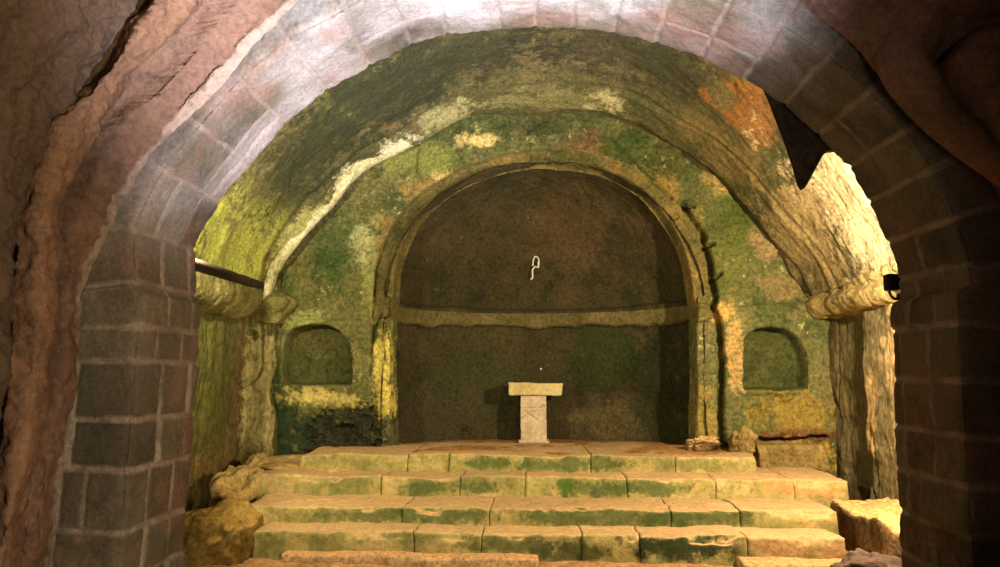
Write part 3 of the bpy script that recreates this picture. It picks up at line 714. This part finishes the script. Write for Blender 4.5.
pw = [((-3.8, 8.2, 2.0), (0.9, 1.4, 1.6), srgb(86, 86, 34), 0.8), ((-3.8, 9.05, 1.5), (0.3, 0.25, 1.3), srgb(108, 84, 52), 0.8),
      ((-3.65, 9.3, 1.4), (0.28, 0.2, 1.3), srgb(176, 164, 104), 0.85), ((-3.8, 8.4, 0.55), (1, 1.2, 0.35), srgb(110, 84, 40), 0.7)]
swl = stone('left_wall_rock', [(0.3, srgb(62, 66, 24)), (0.5, srgb(84, 80, 34)), (0.7, srgb(108, 90, 50))], 1.6, patches=pw, layers=[(3, 0.56, 0.66, srgb(60, 66, 22), 0.6)], stretch=(1, 1, 0.45), bumps=((12, 0.7, 0.04), (50, 0.6, 0.014)), off=50)
side_wall('wall_chancel_left', 1, XL, 100, [(-3.75, YB), (-3.80, 7.6), (-3.87, 9.24), (-3.85, 9.28), (-3.58, 9.30), (-3.54, 9.34), (-3.54, 9.8)], swl.m, 'green stained rock wall left of the steps with a pale broken corner pilaster')
pw = [((3.75, 8.8, 2.0), (0.3, 0.5, 1.6), srgb(96, 88, 46), 0.7), ((3.7, 8.0, 1.4), (0.5, 0.35, 1.4), srgb(128, 112, 72), 0.6), ((3.7, 8.3, 1.3), (0.5, 0.14, 0.4), srgb(168, 136, 84), 0.7), ((3.7, 7.7, 2.0), (0.6, 0.3, 0.8), srgb(186, 152, 100), 0.6)]
swr = stone('right_wall_rock', [(0.3, srgb(70, 60, 34)), (0.5, srgb(98, 84, 50)), (0.7, srgb(122, 106, 70))], 1.8, patches=pw, layers=[(3.5, 0.56, 0.66, srgb(92, 84, 44), 0.6)], stretch=(1, 1, 0.35), bumps=((12, 0.7, 0.04), (50, 0.6, 0.014)), off=60)
side_wall('wall_chancel_right', -1, XR, 120, [(3.72, YB), (3.70, 7.2), (3.62, 8.40), (3.78, 8.50), (3.78, 9.20), (3.72, 9.36), (3.72, 9.8)], swr.m, 'tan rock wall right of the steps, cracked and worn')

# springing cornices, swept along the side walls
def sweep(name, path, profile, mat, parent, label, seed, amp=0.02, n=220):
    pl = resample(np.array(path, float), n, smooth=False)
    # smooth corners
    k = np.ones(9) / 9
    ps = np.stack([np.convolve(np.pad(pl[:, a], 4, mode='edge'), k, 'valid') for a in range(pl.shape[1])], 1)
    t = np.gradient(ps[:, :2], axis=0); t /= np.linalg.norm(t, axis=1, keepdims=True); nrm = np.stack([t[:, 1], -t[:, 0]], 1)
    pr = resample(np.array(profile, float), 60); pr = np.vstack([pr])
    I, J = np.meshgrid(np.arange(n), np.arange(60), indexing='ij'); I = I.ravel(); J = J.ravel()
    V = np.stack([ps[I, 0] + nrm[I, 0] * pr[J, 0], ps[I, 1] + nrm[I, 1] * pr[J, 0], pr[J, 1] + (ps[I, 2] if ps.shape[1] > 2 else 0)], 1)
    V = V + np.stack([fbm(V, 4, 4, seed + a) for a in range(3)], 1) * amp * 2 + np.stack([fbm(V, 15, 3, seed + 7 + a) for a in range(3)], 1) * amp * 0.5
    o = mesh_obj(name, V, grid_faces(n, 60), mat, parent, None, origin=tuple(V.mean(0))); 
    if label: o['label'] = label
    return o
cl = stone('cornice_stone', [(0.3, srgb(84, 84, 40)), (0.5, srgb(120, 114, 60)), (0.7, srgb(158, 144, 98))], 2.4, layers=[(6, 0.56, 0.64, srgb(110, 76, 44), 0.6)], stretch=(1, 1, 2.2), bumps=((10, 0.6, 0.03), (45, 0.6, 0.012)), off=70)
wl = bpy.data.objects['wall_chancel_left']; wr = bpy.data.objects['wall_chancel_right']
prL = [(-0.15, 2.40), (0.02, 2.43), (0.10, 2.47), (0.20, 2.56), (0.25, 2.68), (0.22, 2.80), (0.14, 2.86), (0.05, 2.92), (-0.15, 2.98)]
sweep('cornice', [(-3.74, YB), (-3.78, 7.6), (-3.84, 9.05)], prL, cl.m, wl, 'bulging moulded cornice at the foot of the vault, lit yellow-green', 140)
prP = [(-0.12, 2.40), (0.0, 2.42), (0.05, 2.52), (0.14, 2.60), (0.17, 2.70), (0.10, 2.78), (0.0, 2.84), (-0.12, 2.86)]
sweep('capital', [(-3.90, 9.24), (-3.52, 9.24), (-3.48, 9.30), (-3.48, 9.75)], prP, cl.m, wl, 'pale worn capital of the left corner pilaster', 150, n=160)
cr = stone('right_cornice_stone', [(0.3, srgb(120, 104, 50)), (0.5, srgb(160, 138, 80)), (0.7, srgb(190, 164, 108))], 2.4, layers=[(6, 0.56, 0.64, srgb(100, 74, 40), 0.6)], stretch=(1, 1, 2.2), bumps=((10, 0.6, 0.03), (45, 0.6, 0.012)), off=80)
prR = [(-0.15, 2.42), (0.02, 2.45), (0.10, 2.48), (0.17, 2.56), (0.19, 2.64), (0.12, 2.72), (0.16, 2.78), (0.12, 2.88), (-0.15, 2.94)]
sweep('cornice', [(3.60, 9.75), (3.60, 9.30), (3.68, 9.20), (3.66, 8.3), (3.72, 7.2), (3.74, YB)], prR, cr.m, wr, 'worn rolled cornice at the foot of the vault, beside the floodlight', 160)

# rock spur hanging from the vault, upper right
sp_px = [(752, 60), (768, 92), (781, 125), (793, 158), (802, 187), (808, 183), (815, 170), (826, 152), (845, 140), (850, 60)]
V, Fq = pillow(sp_px, 5.74, 0.02, 0.12, res=0.015, back=0.06, seed=9, amp=0.02, fine=0.008)
M_SPUR = stone('spur_rock', [(0.3, srgb(40, 32, 26)), (0.7, srgb(62, 50, 40))], 2.5, off=230).m
o = mesh_obj('rock_spur', V, Fq, M_SPUR, vault, origin=tuple(V.mean(0))); o['label'] = 'dark pointed spur of rock hanging from the vault'

# ================================================================== STEPS
stair = empty('stone_steps', (0, Y1, z0), 'flight of four long worn stone steps, green-stained, rising to the altar platform', 'steps')
DIRT = (srgb(166, 128, 80), srgb(196, 164, 112))
def step_mat(name, patches, off):
    return stone(name, fine=((0.34, 0.66), (0.58, 1.0)), big= [(0.3, srgb(116, 112, 56)), (0.5, srgb(160, 146, 84)), (0.7, srgb(190, 162, 104))], scale=2.2, layers=[(2.4, 0.5, 0.62, srgb(100, 106, 56), 0.6), (7, 0.6, 0.68, srgb(110, 84, 46), 0.5)], patches=patches, top=DIRT, tone=0.18, off=off,
                 bumps=((10, 0.45, 0.025), (45, 0.5, 0.010))).m
def gpatch(px, py, Y, rx, rz, col=srgb(78, 90, 42), amt=0.8): return (tuple(P(px, py, Y)), (rx * Y / F, 0.25, rz * Y / F), col, amt)
def step(Yf, zt, zb_, Yback, joints_px, ypx, mat, seed, label=None, nose=0.0):
    parts = []; tones = []; rg = random.Random(seed)
    for a, b in zip(joints_px[:-1], joints_px[1:]):
        x0 = P(a, ypx, Yf)[0]; x1 = P(b, ypx, Yf)[0]
        g = 0.002
        parts.append(rbox(x0 + g, x1 - g, Yf + rg.uniform(-0.012, 0.012), Yback, zb_, zt + rg.uniform(-0.007, 0.005), res=0.024, r=0.010, amp=0.016, sc=7, seed=seed, amp2=0.035, sc2=1.7))
        tones.append(rg.random())
    V, Fq, A = join(parts, tones)
    # break the nosing
    ed = np.exp(-((V[:, 1] - Yf) / 0.05) ** 2 - ((V[:, 2] - zt) / 0.05) ** 2)
    ch = np.clip(fbm(V, 3.5, 4, seed + 50) * 2 - 0.15, 0, 1) * ed
    V[:, 2] -= ch * 0.07; V[:, 1] += ch * 0.06
    o = mesh_obj('step', V, Fq, mat, stair, A, origin=(0, Yf, zb_))
    if label: o['label'] = label
    return o
g4 = [gpatch(560, 465, Y4, 65, 8), gpatch(500, 464, Y4, 30, 7), gpatch(700, 465, Y4, 30, 7, srgb(110, 110, 56), 0.7)]
step(Y4, z4, ZF, 10.2, [300, 408, 449, 590, 676, 756], 460, step_mat('top_step_stone', g4, 90), 5, 'top step edging the platform, with green risers')
g3 = [gpatch(600, 490, Y3, 34, 7, srgb(70, 86, 38)), gpatch(650, 488, Y3, 40, 7), gpatch(480, 488, Y3, 26, 6), gpatch(430, 488, Y3, 30, 7), gpatch(800, 487, Y3, 40, 9, srgb(196, 138, 84), 0.8), gpatch(565, 486, Y3, 8, 8, srgb(70, 96, 30))]
step(Y3, z3, ZF, 9.9, [246, 380, 460, 524, 627, 716, 795, 849], 485, step_mat('third_step_stone', g3, 100), 6, 'third step, its right end bare and tan')
g2 = [gpatch(600, 517, Y2, 90, 10), gpatch(720, 516, Y2, 60, 10), gpatch(380, 514, Y2, 50, 8), gpatch(460, 516, Y2, 40, 9), gpatch(800, 515, Y2, 40, 9, srgb(184, 144, 84), 0.6)]
step(Y2, z2, ZF, Y3 + 0.3, [240, 402, 490, 670, 740, 838], 512, step_mat('second_step_stone', g2, 110), 7, 'second step with a mossy green riser')
g1 = [gpatch(690, 548, Y1, 55, 12, srgb(46, 58, 26), 0.95), gpatch(520, 546, Y1, 50, 12, srgb(78, 86, 42)), gpatch(570, 552, Y1, 40, 12, srgb(64, 72, 34)), gpatch(800, 545, Y1, 50, 12, srgb(178, 138, 92), 0.8)]
step(Y1, z1, z0 - 0.12, Y2 + 0.3, [252, 412, 482, 582, 640, 745, 846], 542, step_mat('bottom_step_stone', g1, 120), 8, 'bottom step, dark green right of its broken middle block')
# low kerb ledges below the bottom step
M_KERB = stone('kerb_stone', [(0.3, srgb(150, 118, 76)), (0.6, srgb(186, 152, 104))], 3, top=(srgb(170, 124, 76), srgb(196, 150, 98)), off=130).m
V, Fq = rbox(P(285, 556, Y1)[0], P(538, 556, Y1)[0], Y1 - 0.13, Y1 + 0.1, ZF - 0.1, z0 + 0.005, res=0.03, r=0.02, amp=0.012, seed=3, amp2=0.03)
tag(mesh_obj('kerb_slab', V, Fq, M_KERB, None, None, origin=(0, Y1, ZF)), 'thin tan stone slab at the foot of the steps on the left half', 'slab', None)
V, Fq = rbox(P(735, 558, Y1)[0], P(872, 558, Y1)[0], Y1 - 0.22, Y1 + 0.1, ZF - 0.1, z0 + 0.005, res=0.03, r=0.02, amp=0.014, seed=4, amp2=0.03)
tag(mesh_obj('kerb_slab', V, Fq, M_KERB, None, None, origin=(2.4, Y1, ZF)), 'thin reddish-tan stone slab at the foot of the steps on the right', 'slab', None)
# platform earth floor
def terrain(name, x0, x1, y0, y1, zf, mat, nx, ny, kind_label, seed, amp=0.02):
    X, Y = np.meshgrid(np.linspace(x0, x1, nx), np.linspace(y0, y1, ny), indexing='ij')
    V = np.stack([X.ravel(), Y.ravel(), 0 * X.ravel()], 1); V[:, 2] = zf(V[:, 0], V[:, 1]) + fbm(V, 1.5, 4, seed) * amp * 1.5 + fbm(V, 9, 4, seed + 1) * amp * 0.6
    return tag(mesh_obj(name, V, grid_faces(nx, ny), mat), kind='structure', label=kind_label)
M_EARTH = stone('platform_earth', [(0.3, srgb(132, 88, 46)), (0.5, srgb(168, 118, 62)), (0.7, srgb(192, 144, 82))], 2.0, layers=[(3, 0.55, 0.66, srgb(120, 84, 44), 0.5)], off=140, bumps=((10, 0.3, 0.02), (50, 0.4, 0.008))).m
terrain('floor', -2.6, 2.75, Y4 + 0.22, 11.6, lambda x, y: z4 - 0.004 - 0.03 * sst(0.18, 0.0, y - Y4 - 0.22) - (z4 - P(533, 442.5, 10.72)[2]) * sst(9.9, 10.6, y) - 0.25 * (np.abs(x) > 2.5), M_EARTH, 220, 130, 'earth platform floor before the apse', 200, 0.018)
M_GROUND = stone('nave_earth', [(0.3, srgb(120, 84, 50)), (0.5, srgb(156, 114, 70)), (0.7, srgb(180, 136, 88))], 2.0, off=150).m
terrain('floor', -4.2, 4.2, -1.5, 9.9, lambda x, y: ZF + 0 * x, M_GROUND, 200, 280, 'earth floor of the nave', 210, 0.03)

# rubble and rocks at the ends of the steps
M_SAND = stone('sandy_rock', [(0.3, srgb(150, 118, 62)), (0.5, srgb(186, 156, 90)), (0.7, srgb(200, 172, 112))], 2.2, layers=[(5, 0.58, 0.68, srgb(120, 92, 48), 0.6)], off=160).m
M_LUMP = stone('ochre_rock', [(0.3, srgb(96, 80, 38)), (0.5, srgb(128, 100, 44)), (0.7, srgb(150, 116, 50))], 1.8, layers=[(3, 0.54, 0.64, srgb(76, 82, 34), 0.6), (5, 0.6, 0.7, srgb(70, 48, 26), 0.6)], top=(srgb(176, 142, 70), srgb(160, 126, 60)), off=170).m
M_ROUGH = stone('rough_dark_rock', [(0.3, srgb(80, 58, 34)), (0.5, srgb(124, 94, 56)), (0.7, srgb(150, 118, 70))], 2.6, layers=[(6, 0.54, 0.62, srgb(54, 38, 24), 0.7)], top=(srgb(200, 158, 96), srgb(214, 178, 112)), off=180, bumps=((9, 0.8, 0.05), (40, 0.7, 0.02))).m
def rock(name, c, rad, mat, label, cat='rock', **kw):
    V, Fq = blob(c, rad, **kw)
    o = mesh_obj(name, V, Fq, mat, None, None, origin=(c[0], c[1], V[:, 2].min()))
    return tag(o, label, cat)
q = P(222, 555, 7.05)
rock('rock', (q[0] - 0.05, 7.1, 0.02), (0.42, 0.55, 0.46), M_LUMP, 'rounded ochre-topped rock at the left foot of the steps beside the archway jamb', amp=0.16, seed=3, pw=0.8)
rock('rock', (-3.42, 8.45, 0.30), (0.26, 0.75, 0.42), M_SAND, 'crumbled sandy rock against the green wall at the left ends of the upper steps', amp=0.25, seed=7, pw=0.75)
rock('rock', (-2.95, 9.02, z3 - 0.02), (0.75, 0.5, 0.12), M_SAND, 'low sandy rubble bank left of the top step under the left niche', amp=0.2, seed=9, pw=0.8)
V, Fq = rbox(P(757, 460, 9.3)[0], P(826, 460, 9.3)[0] , 9.22, 9.7, z3 - 0.05, P(790, 444, 9.25)[2], res=0.03, r=0.05, amp=0.04, sc=5, seed=17, amp2=0.06)
M_FOOT = stone('yellow_block_stone', [(0.3, srgb(100, 84, 44)), (0.5, srgb(138, 114, 60)), (0.7, srgb(164, 138, 80))], 3, layers=[(6, 0.56, 0.66, srgb(96, 62, 34), 0.6)], off=190).m
tag(mesh_obj('stone_block', V, Fq, M_FOOT, None, None, origin=(3.2, 9.4, z3)), 'rough yellow-stained stone block on the third step under the right niche', 'block')
q = P(744, 447, 9.2)
rock('rubble_stone', (q[0], 9.25, z4 + 0.10), (0.14, 0.14, 0.16), M_FOOT, 'small yellowish loose stone leaning against the wall left of the yellow block', 'stone', amp=0.35, seed=15, pw=0.7, n=30)
q = P(703, 446, 9.45)
rock('rubble_stone', (q[0], 9.42, z4 + 0.04), (0.20, 0.15, 0.11), M_ROUGH, 'low dark brown rubble stone at the foot of the right apse pilaster', 'stone', amp=0.4, seed=23, pw=0.7, n=30)
# bench slab along the right wall
def sk(V):
    t = (V[:, 1] - 5.7) / 2.1
    V[:, 0] += 0.16 * t * (1 - (V[:, 0] - 2.9) / 1.0) ; return V
zt = G(870, 512, 0)[2]; zt = P(840, 506, 7.7)[2]
V, Fq = rbox(2.86, 3.9, 5.75, 8.15, ZF - 0.1, zt, res=0.035, r=0.05, amp=0.05, sc=4, seed=27, amp2=0.08, skew=sk)
tag(mesh_obj('stone_bench', V, Fq, M_ROUGH, None, None, origin=(3.3, 6.8, ZF)), 'rough hewn stone bench slab against the right wall beside the steps', 'bench')
q = P(905, 556, 5.9)
rock('rubble_stone', (q[0] - 0.12, 6.2, ZF + 0.08), (0.26, 0.3, 0.17), M_DARK, 'low dark rock on the floor in front of the bench at the right jamb', 'stone', amp=0.3, seed=33, n=40)

# ================================================================== ALTAR
Ya = 10.72
za0 = G(534, 443.5, z4)[2]; base = P(533, 443.5, Ya); zA = base[2]
cxa = base[0]; k = Ya / F
zt_ = P(534, 383, Ya)[2]; zs_ = P(534, 395.5, Ya)[2]
altar = empty('stone_altar', (cxa, Ya + 0.2, zA), 'small pale stone altar, slab on one carved block, before the apse wall', 'altar')
M_AL = stone('altar_slab_stone', [(0.3, srgb(172, 148, 92)), (0.6, srgb(206, 186, 128))], 4, fine=((0.34, 0.72), (0.6, 1.0)), off=200, bumps=((12, 0.4, 0.015), (60, 0.4, 0.006))).m
M_AP = stone('altar_pillar_stone', [(0.3, srgb(176, 152, 118)), (0.6, srgb(204, 184, 150))], 4, fine=((0.34, 0.72), (0.6, 1.0)), layers=[(5, 0.62, 0.7, srgb(130, 106, 80), 0.5)], off=210, bumps=((12, 0.3, 0.012), (60, 0.4, 0.005))).m
xl, xr = P(508, 388, Ya)[0], P(563, 388, Ya)[0]
def slabskew(V):
    t = (zt_ - V[:, 2]) / (zt_ - zs_)
    V[:, 0] = cxa + (V[:, 0] - cxa) * (1 - 0.055 * np.clip(t, 0, 1)); V[:, 2] -= 0.015 * (V[:, 0] - cxa); return V
V, Fq = rbox(xl, xr, Ya - 0.05, Ya + 0.38, zs_, zt_, res=0.018, r=0.015, amp=0.010, sc=9, seed=2, amp2=0.012, sc2=3, skew=slabskew)
mesh_obj('altar_top', V, Fq, M_AL, altar, origin=(cxa, Ya, zs_))['label'] = 'thick yellowish slab'
pl_, pr_ = P(520.5, 420, Ya)[0], P(546.5, 420, Ya)[0]
def pil(V):
    t = (V[:, 2] - zA) / (zs_ - zA); wd = 1 + 0.06 * sst(0.08, 0.0, t) * 1.4
    V[:, 0] = cxa + (V[:, 0] - cxa) * wd
    # carved crossing grooves and a horizontal joint on the front
    f = V[:, 1] < Ya + 0.08; xx = (V[:, 0] - cxa) / (pr_ - pl_); tz = t
    g = np.maximum.reduce([bump1(tz - (0.62 + 0.28 * xx + 0.03), 0, 0.025) * (np.abs(xx) < 0.5), bump1(tz - (0.55 - 0.38 * xx), 0, 0.022) * (np.abs(xx + 0.1) < 0.3), bump1(tz, 0.73, 0.018)])
    V[:, 1] += g * 0.035 * f; return V
V, Fq = rbox(pl_, pr_, Ya + 0.02, Ya + 0.28, zA - 0.05, zs_ + 0.005, res=0.010, r=0.012, amp=0.008, sc=8, seed=5, skew=pil)
mesh_obj('altar_pillar', V, Fq, M_AP, altar, origin=(cxa, Ya, zA))['label'] = 'pinkish pale pillar block with crossed carved grooves'
V, Fq = rbox(pl_ - 0.035, pr_ + 0.035, Ya - 0.02, Ya + 0.32, zA - 0.06, zA + 0.045, res=0.015, r=0.015, amp=0.02, sc=8, seed=6)
mesh_obj('altar_base', V, Fq, M_AP, altar, origin=(cxa, Ya, zA))

# ================================================================== small fittings
def tube(path, r, n=10):
    path = np.asarray(path, float); t = np.gradient(path, axis=0); t /= np.linalg.norm(t, axis=1, keepdims=True)
    V = []; 
    for p_, d_ in zip(path, t):
        a = np.cross(d_, [0.1, 1, 0.2]); a /= np.linalg.norm(a); b_ = np.cross(d_, a)
        for k_ in range(n):
            an = 2 * math.pi * k_ / n; V.append(p_ + r * (math.cos(an) * a + math.sin(an) * b_))
    m_ = len(path); Fq = [[i * n + k_, i * n + (k_ + 1) % n, (i + 1) * n + (k_ + 1) % n, (i + 1) * n + k_] for i in range(m_ - 1) for k_ in range(n)]
    Fq.append(list(range(n))[::-1]); Fq.append([(m_ - 1) * n + k_ for k_ in range(n)])
    return np.array(V), Fq
# S-shaped iron hook on the apse wall
M_STEEL = simple('pale_metal', (0.75, 0.72, 0.64), 0.45, 0.2)
M_IRON = simple('dark_iron', (0.03, 0.025, 0.02), 0.6, 0.3)
def front_y(px, py):                    # depth of the apse surface behind a pixel
    best = None
    d_ = ray(px, py); tt_ = (Va[:, 1]) / d_[1]; q = CAM + tt_[:, None] * d_; e = np.hypot(q[:, 0] - Va[:, 0], q[:, 2] - Va[:, 2])
    i = np.argmin(e + (Va[:, 1] < AY + 0.5) * 9); return Va[i, 1]
Yh = front_y(534, 268) - 0.07
hook = empty('wall_hook', tuple(P(534, 268, Yh)), 'small pale S-shaped metal hook fixed high on the dark apse wall above the altar', 'hook')
sp = resample([P(a, b, Yh) for a, b in ((538.5, 267), (538.8, 260), (536.5, 256.5), (534, 258), (533, 263), (532.8, 266))], 26)
V, Fq = tube(sp, 0.012); mesh_obj('hook_loop', V, Fq, M_STEEL, hook, origin=tuple(sp[0]))
sp = resample([P(a, b, Yh) for a, b in ((538, 262), (538.4, 267.5), (535.5, 266.5), (532.6, 270), (532.6, 274.5), (532.5, 278), (530.4, 279.5))], 26)
V, Fq = tube(sp, 0.012); mesh_obj('hook_stem', V, Fq, M_STEEL, hook, origin=tuple(sp[0]))
sp = np.array([P(535, 266, Yh), P(535, 266, Yh + 0.16)]); V, Fq = tube(sp, 0.022); mesh_obj('wall_pin', V, Fq, M_IRON, hook, origin=tuple(sp[0]))
Yh2 = front_y(541, 369)
V, Fq = blob(P(541, 369, Yh2 - 0.03), (0.018, 0.03, 0.018), n=12, amp=0.05, pw=1.0)
tag(mesh_obj('wall_stud', V, Fq, simple('white_stud_paint', (0.9, 0.9, 0.85), 0.4), None, origin=tuple(P(541, 369, Yh2 - 0.03))), 'tiny white stud on the apse wall just above the altar', 'stud')

# dark timber bar from the archway to the left cornice
a_ = P(196, 265, 6.1); b_ = P(262, 286, 9.15)
a_ = a_ + (a_ - b_) * 0.16
d_ = b_ - a_; L = np.linalg.norm(d_); V, Fq = rbox(-0.045, 0.045, 0, L, -0.045, 0.045, res=0.05, r=0.006, amp=0.006, sc=6, seed=8)
yv_ = d_ / L; xv_ = np.cross(yv_, [0, 0, 1]); xv_ /= np.linalg.norm(xv_); zv_ = np.cross(xv_, yv_)
V = a_ + V[:, :1] * xv_ + V[:, 1:2] * yv_ + V[:, 2:] * zv_
tag(mesh_obj('timber_bar', V, Fq, simple('dark_timber', srgb(48, 34, 24), 0.8), None, origin=tuple(a_)), 'dark brown timber bar running from the left side of the archway back to the cornice', 'beam')

# floodlight behind the right springing of the archway
Yl = 5.74
fl = empty('floodlight', tuple(P(896, 302, Yl)), 'black floodlight on a bracket behind the right springing of the archway, lighting the vault', 'floodlight')
M_BLK = simple('black_metal', (0.008, 0.008, 0.009), 0.5, 0.2)
fx0, fx1 = P(888, 280, Yl)[0], P(902, 280, Yl)[0]; fz1, fz0 = P(888, 273.5, Yl)[2], P(888, 290, Yl)[2]
V, Fq = rbox(fx0, fx1, Yl, Yl + 0.09, fz0, fz1, res=0.012, r=0.01, amp=0.0, seed=1)
mesh_obj('lamp_housing', V, Fq, M_BLK, fl, origin=(fx0, Yl, fz0))
V, Fq = rbox(fx0 + 0.015, fx1 - 0.015, Yl + 0.085, Yl + 0.1, fz0 + 0.015, fz1 - 0.015, res=0.02, r=0.003, amp=0)
mesh_obj('lamp_glass', V, Fq, simple('lit_lamp_glass', (0.9, 0.85, 0.7), 0.3, 0, ((1, 0.85, 0.55), 30)), fl, origin=(fx0, Yl + 0.09, fz0))
for k_ in range(4):
    zz_ = fz0 + (fz1 - fz0) * (0.2 + 0.2 * k_)
    V, Fq = rbox(fx0 + 0.01, fx1 - 0.01, Yl - 0.02, Yl + 0.005, zz_ - 0.004, zz_ + 0.004, res=0.02, r=0.002, amp=0)
    mesh_obj('cooling_fin', V, Fq, M_BLK, fl, origin=(fx0, Yl, zz_))
ap_ = P(906, 296, Yl)
V, Fq = rbox(ap_[0] - 0.05, ap_[0] + 0.03, YB - 0.02, Yl + 0.05, ap_[2] - 0.02, ap_[2] + 0.02, res=0.02, r=0.003, amp=0)
mesh_obj('mounting_arm', V, Fq, M_BLK, fl, origin=tuple(ap_))
br = resample([P(a, b, Yl + 0.03) for a, b in ((889, 286), (890, 294), (894, 298.5), (900, 299), (904, 297))], 20)
V, Fq = tube(br, 0.010); mesh_obj('bracket', V, Fq, M_BLK, fl, origin=tuple(br[0]))
